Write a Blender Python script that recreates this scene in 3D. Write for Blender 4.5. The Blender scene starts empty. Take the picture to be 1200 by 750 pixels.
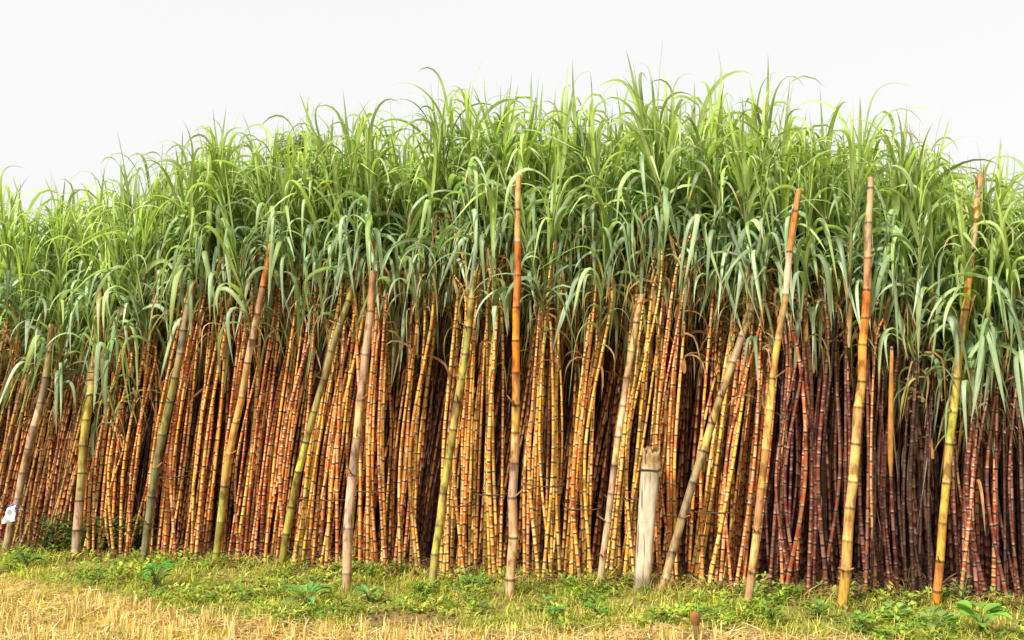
import bpy, math, random
import numpy as np
from mathutils import Vector, Matrix

rs = np.random.RandomState(7)
random.seed(7)
scn = bpy.context.scene
COL = scn.collection

# ------------------------------------------------------------------ camera
F = 1040.0; W0, H0 = 1200, 750
PITCH = math.atan((460 - 375) / F)
EYE = 1.6
cam = bpy.data.cameras.new('camera'); camo = bpy.data.objects.new('camera', cam)
COL.objects.link(camo)
camo.location = (0, 0, EYE); camo.rotation_euler = (math.pi / 2 + PITCH, 0, 0)
cam.sensor_width = 36; cam.lens = 36 * F / W0; cam.clip_end = 3000; cam.clip_start = 0.05
scn.camera = camo
cp, sp = math.cos(PITCH), math.sin(PITCH)

def ray(px, py):
    u = (px - 600) / F; v = (375 - py) / F
    return np.array([u, cp - v * sp, sp + v * cp])
def at(px, py, Y):
    r = ray(px, py); k = Y / r[1]
    return np.array([r[0] * k, Y, EYE + r[2] * k])
def gnd(px, py):
    r = ray(px, py); k = -EYE / r[2]
    return np.array([r[0] * k, r[1] * k, 0.0])
def rowY(X): return 7.74 - 0.245 * X
def row_at(px):                       # ground point of the row under photo column px
    u = (px - 600) / F / cp
    Y = 7.74 / (1 + 0.245 * u)
    return u * Y, Y

# ------------------------------------------------------------------ materials
def newmat(name):
    m = bpy.data.materials.new(name); m.use_nodes = True
    nt = m.node_tree; nt.nodes.clear()
    out = nt.nodes.new('ShaderNodeOutputMaterial')
    return m, nt, out
def N(nt, t, **kw):
    n = nt.nodes.new(t)
    for k, v in kw.items():
        if k.startswith('i_'): n.inputs[k[2:].replace('_', ' ')].default_value = v
        else: setattr(n, k, v)
    return n
def mixrgb(nt, a, b, fac, mode='MIX'):
    n = nt.nodes.new('ShaderNodeMix'); n.data_type = 'RGBA'; n.blend_type = mode
    for sock, v in ((n.inputs[0], fac), (n.inputs[6], a), (n.inputs[7], b)):
        if hasattr(v, 'links'): nt.links.new(v, sock)
        else: sock.default_value = v if not isinstance(v, tuple) else (*v, 1.0)[:4]
    return n.outputs[2]
def noise(nt, scale, detail=3, coord='Object', stretch=None):
    tc = nt.nodes.new('ShaderNodeTexCoord'); o = tc.outputs[coord]
    if stretch:
        mp = nt.nodes.new('ShaderNodeMapping'); mp.inputs['Scale'].default_value = stretch
        nt.links.new(o, mp.inputs[0]); o = mp.outputs[0]
    n = nt.nodes.new('ShaderNodeTexNoise'); n.inputs['Scale'].default_value = scale; n.inputs['Detail'].default_value = detail
    nt.links.new(o, n.inputs['Vector']); return n.outputs['Fac']
def ramp(nt, fac, stops):
    r = nt.nodes.new('ShaderNodeValToRGB'); e = r.color_ramp.elements
    while len(e) < len(stops): e.new(0.5)
    for el, (p, c) in zip(e, stops):
        el.position = p; el.color = (*c, 1) if len(c) == 3 else c
    nt.links.new(fac, r.inputs[0]); return r.outputs[0]

def mat_tint(name, rough=0.5, spec=0.5, nscale=12, nlo=0.7, nhi=1.3, bump=0.0, transl=0.0, stretch=None, tcol=(1.0, 1.0, 0.5), coat=0):
    m, nt, out = newmat(name)
    at_ = N(nt, 'ShaderNodeAttribute', attribute_name='tint')
    nz = noise(nt, nscale, 4, 'Object', stretch)
    f = ramp(nt, nz, [(0.3, (nlo,) * 3), (0.7, (nhi,) * 3)])
    c = mixrgb(nt, at_.outputs['Color'], f, 1.0, 'MULTIPLY')
    p = N(nt, 'ShaderNodeBsdfPrincipled'); p.inputs['Roughness'].default_value = rough
    p.inputs['Specular IOR Level'].default_value = spec
    if coat: p.inputs['Coat Weight'].default_value = coat; p.inputs['Coat Roughness'].default_value = 0.25
    nt.links.new(c, p.inputs['Base Color'])
    if bump:
        b = N(nt, 'ShaderNodeBump'); b.inputs['Strength'].default_value = bump; b.inputs['Distance'].default_value = 0.01
        nt.links.new(nz, b.inputs['Height']); nt.links.new(b.outputs[0], p.inputs['Normal'])
    sh = p.outputs[0]
    if transl:
        t = N(nt, 'ShaderNodeBsdfTranslucent')
        c2 = mixrgb(nt, c, tcol, 1.0, 'MULTIPLY'); nt.links.new(c2, t.inputs[0])
        ms = N(nt, 'ShaderNodeMixShader'); ms.inputs[0].default_value = transl
        nt.links.new(sh, ms.inputs[1]); nt.links.new(t.outputs[0], ms.inputs[2]); sh = ms.outputs[0]
    nt.links.new(sh, out.inputs[0])
    return m

M_STALK = mat_tint('cane_rind', rough=0.42, spec=0.45, nscale=14, nlo=0.72, nhi=1.22, stretch=(1, 1, 0.35))
M_LEAF = mat_tint('cane_leaf', rough=0.46, spec=0.55, nscale=6, nlo=0.8, nhi=1.2, transl=0.42, tcol=(1.18, 1.36, 0.55))
M_DRY = mat_tint('dry_leaf', rough=0.85, spec=0.2, nscale=10, nlo=0.6, nhi=1.3, transl=0.25, tcol=(1.1, 0.9, 0.6))
M_WEED = mat_tint('weed_leaf', rough=0.55, spec=0.35, nscale=4, nlo=0.7, nhi=1.25, transl=0.35, tcol=(1.3, 1.4, 0.4))
M_STRAW = mat_tint('straw', rough=0.8, spec=0.25, nscale=3, nlo=0.7, nhi=1.25, transl=0.15, tcol=(1.1, 1, 0.7))
M_BAMBOO = mat_tint('bamboo_culm', rough=0.5, spec=0.35, nscale=9, nlo=0.62, nhi=1.25, bump=0.35, stretch=(1, 1, 0.3))
M_BARK = mat_tint('bark', rough=0.9, spec=0.1, nscale=8, nlo=0.6, nhi=1.3, bump=0.6)
M_POST = mat_tint('weathered_post', rough=0.9, spec=0.15, nscale=22, nlo=0.7, nhi=1.12, bump=0.6, stretch=(1, 1, 0.12))
def mottle(m, col, scale, lo, hi, stretch=(1, 1, .5)):
    nt = m.node_tree; p = next(n for n in nt.nodes if n.type == 'BSDF_PRINCIPLED'); src = p.inputs['Base Color'].links[0].from_socket
    f = ramp(nt, noise(nt, scale, 8, 'Object', stretch), [(lo, (0, 0, 0)), (hi, (1, 1, 1))])
    nt.links.new(mixrgb(nt, src, mixrgb(nt, src, col, 1.0, 'MULTIPLY'), f), p.inputs['Base Color'])
mottle(M_BAMBOO, (.40, .32, .25), 17, .50, .66)
mottle(M_BAMBOO, (.55, .5, .42), 60, .5, .7, (1, 1, .12))
mottle(M_BAMBOO, (.72, .66, .62), 4, .4, .6, (1, 1, .8))
mottle(M_POST, (.5, .40, .28), 9, .48, .68, (1, 1, .25))
mottle(M_POST, (.3, .24, .18), 42, .56, .64, (1, 1, .05))
mottle(M_STALK, (.45, .32, .25), 45, .55, .7)
M_TWINE = mat_tint('twine', rough=0.9, spec=0.1, nscale=60)
M_CLOTH = mat_tint('cloth', rough=0.85, spec=0.2, nscale=20, nlo=0.85, nhi=1.05)

# ------------------------------------------------------------------ mesh helpers
class MB:
    def __init__(s): s.v = []; s.f = []; s.c = []; s.n = 0
    def add(s, v, f, c):
        v = np.asarray(v, float); s.v.append(v); s.f.append(np.asarray(f, int) + s.n); s.n += len(v)
        c = np.asarray(c, float)
        if c.ndim == 1: c = np.tile(c, (len(v), 1))
        s.c.append(c)
    def arrays(s): return np.concatenate(s.v), np.concatenate(s.f), np.concatenate(s.c)
    def mesh(s, name, mat, smooth=True):
        return mesh_from(name, *s.arrays(), mat, smooth)
    def build(s, name, mat, parent=None, smooth=True):
        return link(name, s.mesh(name, mat, smooth), parent)
def mesh_from(name, v, f, c, mat, smooth=True):
    me = bpy.data.meshes.new(name)
    nf, k = f.shape
    me.vertices.add(len(v)); me.vertices.foreach_set('co', v.astype(np.float32).ravel())
    me.loops.add(nf * k); me.loops.foreach_set('vertex_index', f.astype(np.int32).ravel())
    me.polygons.add(nf); me.polygons.foreach_set('loop_start', np.arange(0, nf * k, k, dtype=np.int32))
    me.polygons.foreach_set('use_smooth', np.full(nf, smooth))
    a = me.attributes.new('tint', 'FLOAT_COLOR', 'POINT')
    cc = np.ones((len(v), 4), np.float32); cc[:, :3] = np.clip(c, 0, 1); a.data.foreach_set('color', cc.ravel())
    me.update(calc_edges=True); me.validate()
    me.materials.append(mat)
    return me
def link(name, me, parent=None):
    o = bpy.data.objects.new(name, me); COL.objects.link(o)
    if parent is not None: o.parent = parent
    return o
def tag(o, label=None, cat=None, group=None, kind=None):
    if label: o['label'] = label
    if cat: o['category'] = cat
    if group: o['group'] = group
    if kind: o['kind'] = kind
    return o
def empty(name, loc=(0, 0, 0)):
    o = bpy.data.objects.new(name, None); COL.objects.link(o); o.location = loc
    o.empty_display_size = 0.05; return o

def norm(a): return a / np.maximum(np.linalg.norm(a, axis=-1, keepdims=True), 1e-9)
def catmull(P, n=60):
    P = [np.asarray(p, float) for p in P]
    P = [2 * P[0] - P[1]] + P + [2 * P[-1] - P[-2]]
    out = []
    for i in range(1, len(P) - 2):
        t = np.linspace(0, 1, n, endpoint=False)[:, None]
        a, b, c, d = P[i - 1:i + 3]
        out.append(0.5 * (2 * b + (c - a) * t + (2 * a - 5 * b + 4 * c - d) * t ** 2 + (3 * b - a - 3 * c + d) * t ** 3))
    out.append(P[-2][None]); return np.concatenate(out)
def arclen(pts): return np.concatenate([[0], np.cumsum(np.linalg.norm(np.diff(pts, axis=0), axis=1))])
def sample(pts, L, s): return np.stack([np.interp(s, L, pts[:, k]) for k in range(3)], 1)
def tube(pts, rad, cols, sides=8, caps=True, ref=(0, 1, 0), T=None):
    """tube through pts (n,3) with radii (n,), colours (n,3)"""
    pts = np.asarray(pts, float); n = len(pts)
    T = norm(np.gradient(pts, axis=0)) if T is None else T; ref = np.asarray(ref, float)
    A = norm(np.cross(T, ref)); B = norm(np.cross(T, A))
    th = np.linspace(0, 2 * math.pi, sides, endpoint=False)
    rad = np.asarray(rad)
    R = rad[:, None] if rad.ndim == 1 else rad
    v = pts[:, None] + R[..., None] * (np.cos(th)[None, :, None] * A[:, None] + np.sin(th)[None, :, None] * B[:, None])
    v = v.reshape(-1, 3)
    i = np.arange(n - 1)[:, None] * sides; j = np.arange(sides)[None]; k = (j + 1) % sides
    f = np.stack([i + j, i + k, i + sides + k, i + sides + j], -1).reshape(-1, 4)
    c = np.repeat(np.asarray(cols, float), sides, axis=0) if np.asarray(cols).ndim == 2 else np.tile(cols, (n * sides, 1))
    if caps:
        top = (n - 1) * sides
        q = []
        for a in range(1, sides - 2, 2): q.append([top, top + a, top + a + 1, top + a + 2])
        f = np.concatenate([f, np.array(q)])
    return v, f, c

# ------------------------------------------------------------------ sugarcane
PAL = {  # rind colours, maroon and dark with leaf shade painted in: list of base colours from foot to top
    'yellow': [(0.84, 0.46, 0.09), (0.80, 0.39, 0.04), (0.72, 0.25, 0.03), (0.66, 0.42, 0.04)],
    'orange': [(0.84, 0.40, 0.09), (0.78, 0.26, 0.03), (0.62, 0.13, 0.015), (0.80, 0.42, 0.06)],
    'red':    [(0.76, 0.30, 0.07), (0.60, 0.12, 0.02), (0.46, 0.055, 0.015), (0.72, 0.28, 0.05)],
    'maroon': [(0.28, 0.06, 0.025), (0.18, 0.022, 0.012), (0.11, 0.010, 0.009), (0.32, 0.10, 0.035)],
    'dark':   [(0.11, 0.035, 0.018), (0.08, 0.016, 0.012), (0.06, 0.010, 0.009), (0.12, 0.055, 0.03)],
    'dim':    [(0.55, 0.27, 0.05), (0.44, 0.15, 0.02), (0.34, 0.07, 0.012), (0.52, 0.29, 0.04)],
}
WAX = {'yellow': (0.90, 0.72, 0.32), 'orange': (0.90, 0.66, 0.34), 'red': (0.88, 0.58, 0.36), 'maroon': (0.62, 0.32, 0.22), 'dark': (0.24, 0.13, 0.09), 'dim': (0.58, 0.38, 0.2)}
for k_, (kr, kg, kb) in {'yellow': (.92, .86, .7), 'orange': (.92, .84, .65), 'red': (.9, .8, .7), 'maroon': (.62, .6, .62), 'dark': (.6, .6, .6), 'dim': (.8, .8, .8)}.items():  # maroon and dark scaled lower, painting the shaded right end
    PAL[k_] = [(a * kr, b * kg, c * kb) for a, b, c in PAL[k_]]; WAX[k_] = tuple(np.array(WAX[k_]) * ((kr, kg, kb) if k_ not in ('maroon', 'dark') else (.75, .75, .75)))
SAY = {'yellow': 'yellow', 'orange': 'orange', 'red': 'reddish', 'maroon': 'maroon', 'dark': 'shade-darkened', 'dim': 'brown'}
def stalk_arrays(pts, r, pal, rng, sides=8, full=True):
    L = arclen(pts); tot = L[-1]
    S, R, C = [], [], []
    s = 0.0; P = np.array(PAL[pal]); wax = np.array(WAX[pal])
    base = P[rng.randint(len(P))] * rng.uniform(0.8, 1.15)
    mean_int = rng.uniform(0.065, 0.118)
    while s < tot - 0.05:
        g = s / tot
        ln = mean_int * (0.75 + 0.5 * math.sin(math.pi * min(1, g * 0.9 + .1))) * rng.uniform(0.9, 1.1)
        ci = base * 0.55 + P[rng.randint(len(P))] * 0.45
        ci = ci * rng.uniform(0.8, 1.2)
        rr = r * (1.02 - 0.22 * g)
        w = wax * rng.uniform(0.75, 1.1)
        if pal in ('maroon', 'dark') and rng.rand() < .6: w = w * .5
        dk = ci * rng.uniform(.10, .38); nw = rng.uniform(.5, 1.15)
        if rng.rand() < .2: ci = ci * .5 + w * .5
        if rng.rand() < .10: ci = ci * .45
        if full:
            for ds, k, c in ((0, 1.06, dk), (0.006 * nw, 1.13, dk * 1.1), (0.011 * nw, 1.03, dk), (0.017 * nw, .97, w * .9), (0.030, .94, ci * .8 + w * .2), (ln * .55, .93, ci), (ln - 0.016, .97, ci * .8 + w * .2), (ln - 0.008, 1.0, w * .8)):
                S.append(s + ds); R.append(rr * k); C.append(c)
        else:
            for ds, k, c in ((0, 1.12, dk), (0.013, 1.05, dk), (0.02, .95, w * .7 + ci * .3), (ln - .012, .97, ci)):
                S.append(s + ds); R.append(rr * k); C.append(c)
        s += ln
    S = np.minimum(np.array(S), tot)
    return tube(sample(pts, L, S), np.array(R), np.array(C), sides)

def ribbon(p0, phi, a0, a1, L, Wd, rng, seg=12, pw=1.4, twist=0.0, kink=None, fold=0.25, tw0=0.0, sway=0.0):
    s = np.linspace(0, 1, seg + 1)
    a = a0 + (a1 - a0) * (s ** pw if pw > 0 else 1 / (1 + np.exp(-(s + pw) / .085)))
    if kink: a = a + kink[1] / (1 + np.exp(-(s - kink[0]) * 30))
    a = np.minimum(a, math.radians(177))
    ph = phi + sway * s ** 2
    d = np.stack([np.sin(a) * np.cos(ph), np.sin(a) * np.sin(ph), np.cos(a)], 1)
    seglen = L / seg
    P = np.asarray(p0) + np.concatenate([[np.zeros(3)], np.cumsum((d[:-1] + d[1:]) / 2 * seglen, axis=0)])
    side = np.stack([-np.sin(ph), np.cos(ph), np.zeros_like(s)], 1)
    up = np.cross(d, side)
    tw = tw0 + twist * s
    sd = side * np.cos(tw)[:, None] + up * np.sin(tw)[:, None]
    nn = np.cross(sd, d)
    w = Wd * np.minimum(1, 0.45 + 3.2 * s) * np.clip(1 - s ** 2.6, 0.02, 1) * 0.5
    v = np.stack([P - sd * w[:, None] + nn * (w * fold)[:, None], P, P + sd * w[:, None] + nn * (w * fold)[:, None]], 1).reshape(-1, 3)
    i = np.arange(seg) * 3
    f = np.concatenate([np.stack([i, i + 1, i + 4, i + 3], 1), np.stack([i + 1, i + 2, i + 5, i + 4], 1)])
    return v, f, s

YG = np.array((0.30, 0.385, 0.10)); MG = np.array((0.15, 0.26, 0.085)); BG = np.array((0.29, 0.38, 0.235)); TAN = np.array((0.42, 0.29, 0.12))
def leaf_col(t, s, rng, drytip):
    c = (BG * (1 - t) + YG * t) if t > .5 else (BG * (1 - t * 1.2) + MG * (t * 1.2))
    c = c * rng.uniform(0.5, 1.5)
    cc = np.tile(c, (len(s), 1))
    if drytip > 0:
        k = np.clip((s - (1 - drytip)) / 0.08, 0, 1)[:, None]
        cc = cc * (1 - k) + TAN * rng.uniform(.5, 1.1) * k
    cc3 = np.repeat(cc, 3, axis=0)
    cc3[1::3] = cc3[1::3] * 1.25 + 0.02
    return cc3

def crown_green(rng, seg=12, nl=13, scale=1.0, droop=1.0):
    mb = MB()
    # leaf-sheath stem
    zs = np.linspace(0, 0.95 * scale, 12)
    px = 0.012 * np.sin(zs * 5 + rng.uniform(0, 6))
    pts = np.stack([px, px * 0.6, zs], 1)
    shc = np.linspace(0, 1, 12)[:, None]
    sc = np.array((0.30, 0.27, 0.10)) * (1 - shc) + np.array((0.17, 0.25, 0.05)) * shc
    v, f, c = tube(pts, 0.0165 * (1 - 0.55 * shc[:, 0]), sc, 6)
    mb.add(v, f, c)
    base = rng.uniform(0, 2 * math.pi)
    for i in range(nl):
        t = i / (nl - 1)
        z = (0.02 + 0.9 * t) * scale
        phi = base + math.pi * i + rng.normal(0, 0.55)
        if t > 0.86:      # spindle
            a0 = math.radians(rng.uniform(1, 7)); a1 = math.radians(rng.choice([10, 30, 120, 165])); L = rng.uniform(0.55, 0.95); pw = -rng.uniform(.62, .9); wd = rng.uniform(.026, .042)
        elif t > 0.5:
            a0 = math.radians(rng.uniform(3, 17)); a1 = math.radians(rng.uniform(120, 176)); L = rng.uniform(0.8, 1.3); pw = rng.uniform(1.8, 3) if rng.rand() < .25 else -rng.uniform(.38, .8); wd = rng.uniform(.032, .052)
        else:
            a0 = math.radians(rng.uniform(4, 26)); a1 = math.radians(rng.uniform(166, 179)); L = rng.uniform(0.62, 1.18) * droop; pw = rng.uniform(0.75, 1.5) if rng.rand() < .22 else -rng.uniform(.14, .45); wd = rng.uniform(.036, .060)
        kink = (rng.uniform(.35, .75), math.radians(rng.uniform(20, 90))) if rng.rand() < 0.28 and t < .86 else None
        v, f, s = ribbon((0, 0, z), phi, a0, a1, L * (0.9 + 0.1 * scale), wd, rng, seg, pw, twist=rng.normal(0, 0.9), kink=kink,
                         fold=rng.uniform(.1, .45), tw0=rng.normal(0, .25), sway=rng.normal(0, .5))
        mb.add(v, f, leaf_col(min(1, t * 1.15 + rng.normal(0, .12)), s, rng, rng.uniform(.05, .25) if rng.rand() < 0.45 else 0))
    return mb
def crown_dry(rng, seg=9, nl=4):
    mb = MB()
    for i in range(nl):
        z = rng.uniform(-0.6, 0.2)
        dead = rng.uniform(.45, 1.1)
        c = np.array([(0.40, 0.24, 0.10), (0.30, 0.15, 0.06), (0.46, 0.33, 0.17), (0.30, 0.27, 0.08)][rng.randint(4)]) * dead
        v, f, s = ribbon((0, 0, z), rng.uniform(0, 6.28), math.radians(rng.uniform(8, 50)), math.radians(rng.uniform(165, 178)), rng.uniform(.35, .8), rng.uniform(.012, .03), rng, seg,
                         rng.uniform(.35, .9), twist=rng.normal(0, 2.4), fold=rng.uniform(.3, .9), tw0=rng.normal(0, .8), sway=rng.normal(0, .8),
                         kink=(rng.uniform(.2, .5), math.radians(rng.uniform(20, 70))))
        mb.add(v, f, c)
    for i in range(rng.randint(1, 4)):       # papery sheaths still clasping the stalk
        z0 = rng.uniform(-.55, -.05); ph = rng.uniform(0, 6.28); L = rng.uniform(.15, .32)
        v, f, s = ribbon((.012 * math.cos(ph), .012 * math.sin(ph), z0), ph, 0.0, math.radians(rng.uniform(5, 40)), L, rng.uniform(.03, .042), rng, 6, 2.0, twist=rng.normal(0, .4), fold=-.5)
        mb.add(v, f, np.array([(0.55, 0.30, 0.10), (0.50, 0.36, 0.18), (0.42, 0.20, 0.07)][rng.randint(3)]) * rng.uniform(.7, 1.15))
    return mb

NV = 26
green_me, dry_me, green_arr, dry_arr = [], [], [], []
for i in range(NV):
    r_ = np.random.RandomState(100 + i)
    g = crown_green(r_, 14, r_.randint(14, 19)); green_me.append(g.mesh('leaves', M_LEAF))
    d = crown_dry(r_, 9, r_.randint(4, 9)); dry_me.append(d.mesh('dry_leaves', M_DRY))
for i in range(14):
    r_ = np.random.RandomState(300 + i)
    green_arr.append(crown_green(r_, 9, 15).arrays()); dry_arr.append(crown_dry(r_, 6, 5).arrays())

# canopy outline (leaf tips) in photo columns -> real heights above ground at the row
prof_x = [-200, -60, 0, 60, 100, 150, 200, 250, 300, 350, 440, 500, 540, 600, 650, 700, 750, 820, 870, 950, 1000, 1050, 1100, 1150, 1200, 1300, 1450]
prof_y = [228, 218, 214, 206, 200, 186, 152, 164, 160, 148, 136, 148, 106, 110, 116, 118, 104, 88, 125, 130, 130, 150, 168, 185, 195, 215, 230]
def tip_height(X, Y):
    px = 600 + F * cp * X / rowY(X)
    y = np.interp(px, prof_x, prof_y)
    return at(px, y, rowY(X))[2]

def orient(tan, rotz):
    z = norm(np.asarray(tan)); x = norm(np.cross((0, 1, 0), z)); y = np.cross(z, x)
    R = np.stack([x, y, z], 1)
    c, s = math.cos(rotz), math.sin(rotz)
    return R @ np.array([[c, -s, 0], [s, c, 0], [0, 0, 1]])

poles_say = {}
CL = [
 (-45, 8, 0, 44, 400, 9, 'dim', 'clump left of the rag pole'),
 (22, 78, 72, 125, 410, 10, 'dim', 'leaning clump between rag and olive poles'),
 (108, 130, 138, 158, 370, 7, 'orange', 'clump right of the olive pole'),
 (138, 164, 160, 186, 375, 8, 'orange', 'clump left of the mossy pole'),
 (174, 210, 210, 242, 362, 11, 'orange', 'clump right of the mossy pole'),
 (212, 246, 240, 270, 350, 9, 'red', 'clump left of the amber pole'),
 (256, 298, 286, 322, 360, 12, 'orange', 'clump right of the amber pole'),
 (300, 342, 338, 372, 352, 10, 'red', 'clump left of the slanting green pole'),
 (345, 402, 394, 436, 350, 14, 'orange', 'clump between green and tan poles'),
 (416, 458, 428, 456, 340, 13, 'orange', 'clump right of the thick tan pole'),
 (462, 494, 484, 512, 372, 8, 'orange', 'clump left of the lime pole'),
 (514, 554, 538, 562, 350, 12, 'yellow', 'clump right of the lime pole'),
 (556, 590, 566, 592, 360, 9, 'yellow', 'clump left of the tallest pole'),
 (612, 656, 630, 658, 340, 13, 'orange', 'clump right of the tallest pole'),
 (658, 694, 688, 714, 350, 10, 'yellow', 'clump left of the thin pink pole'),
 (702, 748, 744, 774, 348, 14, 'yellow', 'clump between pink pole and post'),
 (764, 794, 782, 808, 335, 8, 'red', 'clump right of the broken post'),
 (798, 846, 852, 890, 362, 13, 'orange', 'clump right of the weathered pole'),
 (850, 876, 890, 914, 372, 8, 'red', 'clump left of the bent yellow pole'),
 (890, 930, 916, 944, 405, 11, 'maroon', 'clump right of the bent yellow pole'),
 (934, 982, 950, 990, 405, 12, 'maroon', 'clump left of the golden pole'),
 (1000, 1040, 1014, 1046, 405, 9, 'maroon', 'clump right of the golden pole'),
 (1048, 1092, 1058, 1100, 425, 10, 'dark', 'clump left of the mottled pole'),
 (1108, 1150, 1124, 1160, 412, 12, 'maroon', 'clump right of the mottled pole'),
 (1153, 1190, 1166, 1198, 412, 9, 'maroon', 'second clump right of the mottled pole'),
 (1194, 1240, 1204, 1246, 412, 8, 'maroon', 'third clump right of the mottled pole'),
]
ORD = ['first', 'second', 'third', 'fourth', 'fifth', 'sixth', 'seventh', 'eighth']
n_cane = 0
tie_specs = []
for ci, (b0, b1, t0, t1, ty, n, pal, cname) in enumerate(CL):
    rng = np.random.RandomState(1000 + ci); n += 1
    canes = []
    nf = int(round(n * 0.6)); conv = rng.uniform(.8, 1.2)
    for k in range(n):
        front = k < nf
        kk, nn = (k, nf) if front else (k - nf, n - nf)
        fx = (kk + 0.5) / nn + rng.normal(0, 0.10 / max(1, nn) * 3)
        bpx = b0 + (b1 - b0) * fx
        tpx = t0 + (t1 - t0) * (0.5 + (fx - 0.5) * conv + rng.normal(0, .13) + (rng.normal(0, .5) if rng.rand() < .1 else 0))
        d = rng.uniform(-0.05, 0.14) if front else rng.uniform(0.18, 0.5)
        X, Y = row_at(bpx); Y += d; X = (bpx - 600) / F / cp * Y
        p0 = np.array([X, Y, -0.02])
        p2 = at(tpx, ty + rng.uniform(-15, 15), Y + rng.uniform(0.03, 0.22))
        tip = tip_height(p2[0], Y) - ((rng.uniform(0.0, 0.5) if rng.rand() < .88 else rng.uniform(.5, 1.0)) if front else rng.uniform(-0.1, 0.45))
        if front and b0 < 150 and rng.rand() < .5: tip -= rng.uniform(.3, .8)
        z3 = tip - 1.16
        if z3 < p2[2] + 0.12: p2 = p0 + (p2 - p0) * ((z3 - 0.15) / p2[2])
        p1 = p0 * 0.52 + p2 * 0.48 + np.array([rng.normal(-0.03, 0.06), rng.normal(0, .035), 0])
        lean = (p2 - p0) / p2[2]
        dz = z3 - p2[2]
        p3 = p2 + np.array([lean[0] * dz * 0.5 + rng.normal(0, 0.22) * dz, rng.normal(0.0, 0.2) * dz, dz])
        canes.append(dict(p=[p0, p1, p2, p3], front=front, bpx=bpx))
    fr = sorted([c for c in canes if c['front']], key=lambda c: c['p'][0][0] / c['p'][0][1])
    cols = []
    for i, c in enumerate(fr):
        if i == 0: o = 'leftmost'
        elif i == len(fr) - 1: o = 'rightmost'
        elif i < 5: o = ORD[i] + ' from left'
        else: o = ORD[len(fr) - 1 - i] + ' from right'
        c['ord'] = o
    for c in canes:
        n_cane += 1
        cpal = pal
        q = rng.rand()
        if pal == 'orange' and q < .25: cpal = 'yellow'
        if pal == 'orange' and q > .62: cpal = 'red'
        if pal == 'yellow' and q < .45: cpal = 'orange'
        if pal == 'red' and q < .35: cpal = 'orange'
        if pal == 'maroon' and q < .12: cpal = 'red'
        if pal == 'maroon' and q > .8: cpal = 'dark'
        path = catmull(c['p'], 40)
        base = path[0].copy(); base[2] = 0
        root = empty('sugarcane', tuple(base))
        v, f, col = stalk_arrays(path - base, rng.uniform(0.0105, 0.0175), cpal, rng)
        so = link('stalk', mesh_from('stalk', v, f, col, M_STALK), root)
        tan = path[-1] - path[-4]
        tan = norm(tan) * 0.6 + np.array([0, 0, 0.4])
        top = path[-1] - base - norm(tan) * 0.02
        R = orient(tan, rng.uniform(0, 6.283)); s = rng.uniform(0.82, 0.98)
        Mx = Matrix([[*(R[r] * s), top[r]] for r in range(3)] + [[0, 0, 0, 1]])
        for nm, lst in (('leaves', green_me), ('dry_leaves', dry_me)):
            o = link(nm, lst[rng.randint(NV)], root); o.matrix_local = Mx
        if c['front']:
            if c['ord'] in ('leftmost', 'rightmost'): lab = f"{SAY[cpal]} sugarcane {c['ord']} at front of the {cname}"
            else: lab = f"{SAY[cpal]} sugarcane {c['ord']} at front of the {cname}"
        else:
            lab = f"sugarcane half hidden behind the front canes of the {cname}"
        tag(root, lab, 'sugarcane', 'sugarcanes in the ' + cname)
    tie_specs.append((b0, b1, t0, t1, ty, rng.uniform(0.30, 0.5), cname))
print('canes', n_cane)

# twine holding the clumps together: loops round each clump
for i, (b0, b1, t0, t1, ty, fr_, cname) in enumerate(tie_specs):
    if i not in (4, 8, 9, 11, 12, 13, 14, 15, 17): continue
    g0 = at(0, 0, 1)
    X0, Y = row_at((b0 + b1) / 2)
    z = 0.72 + 0.1 * math.sin(i * 2.1)
    frac = z / (EYE + (460 - ty) / F * Y)
    xa = (b0 + (t0 - b0) * frac - 600) / F / cp * Y - 0.035; xb = (b1 + (t1 - b1) * frac - 600) / F / cp * Y + 0.035
    th = np.linspace(0, 2 * math.pi, 60)
    r_ = np.random.RandomState(i)
    pts = np.stack([(xa + xb) / 2 + (xb - xa) / 2 * np.sign(np.cos(th)) * np.abs(np.cos(th)) ** .7, Y + 0.18 - 0.30 * np.sign(np.sin(th)) * np.abs(np.sin(th)) ** .6,
                    z + 0.008 * np.cumsum(r_.normal(0, .3, 60)) * np.sin(th / 2)], 1)
    mb = MB(); mb.add(*tube(pts, np.full(60, 0.006), np.array((0.09, 0.05, 0.03)), 5, False, ref=(0, 0, 1)))
    base = pts[15].copy(); base[2] = 0
    o = mb.build('twine', M_TWINE)
    tag(o, 'dark twine tied round the ' + cname, 'twine', 'twine ties round the clumps')

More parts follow.
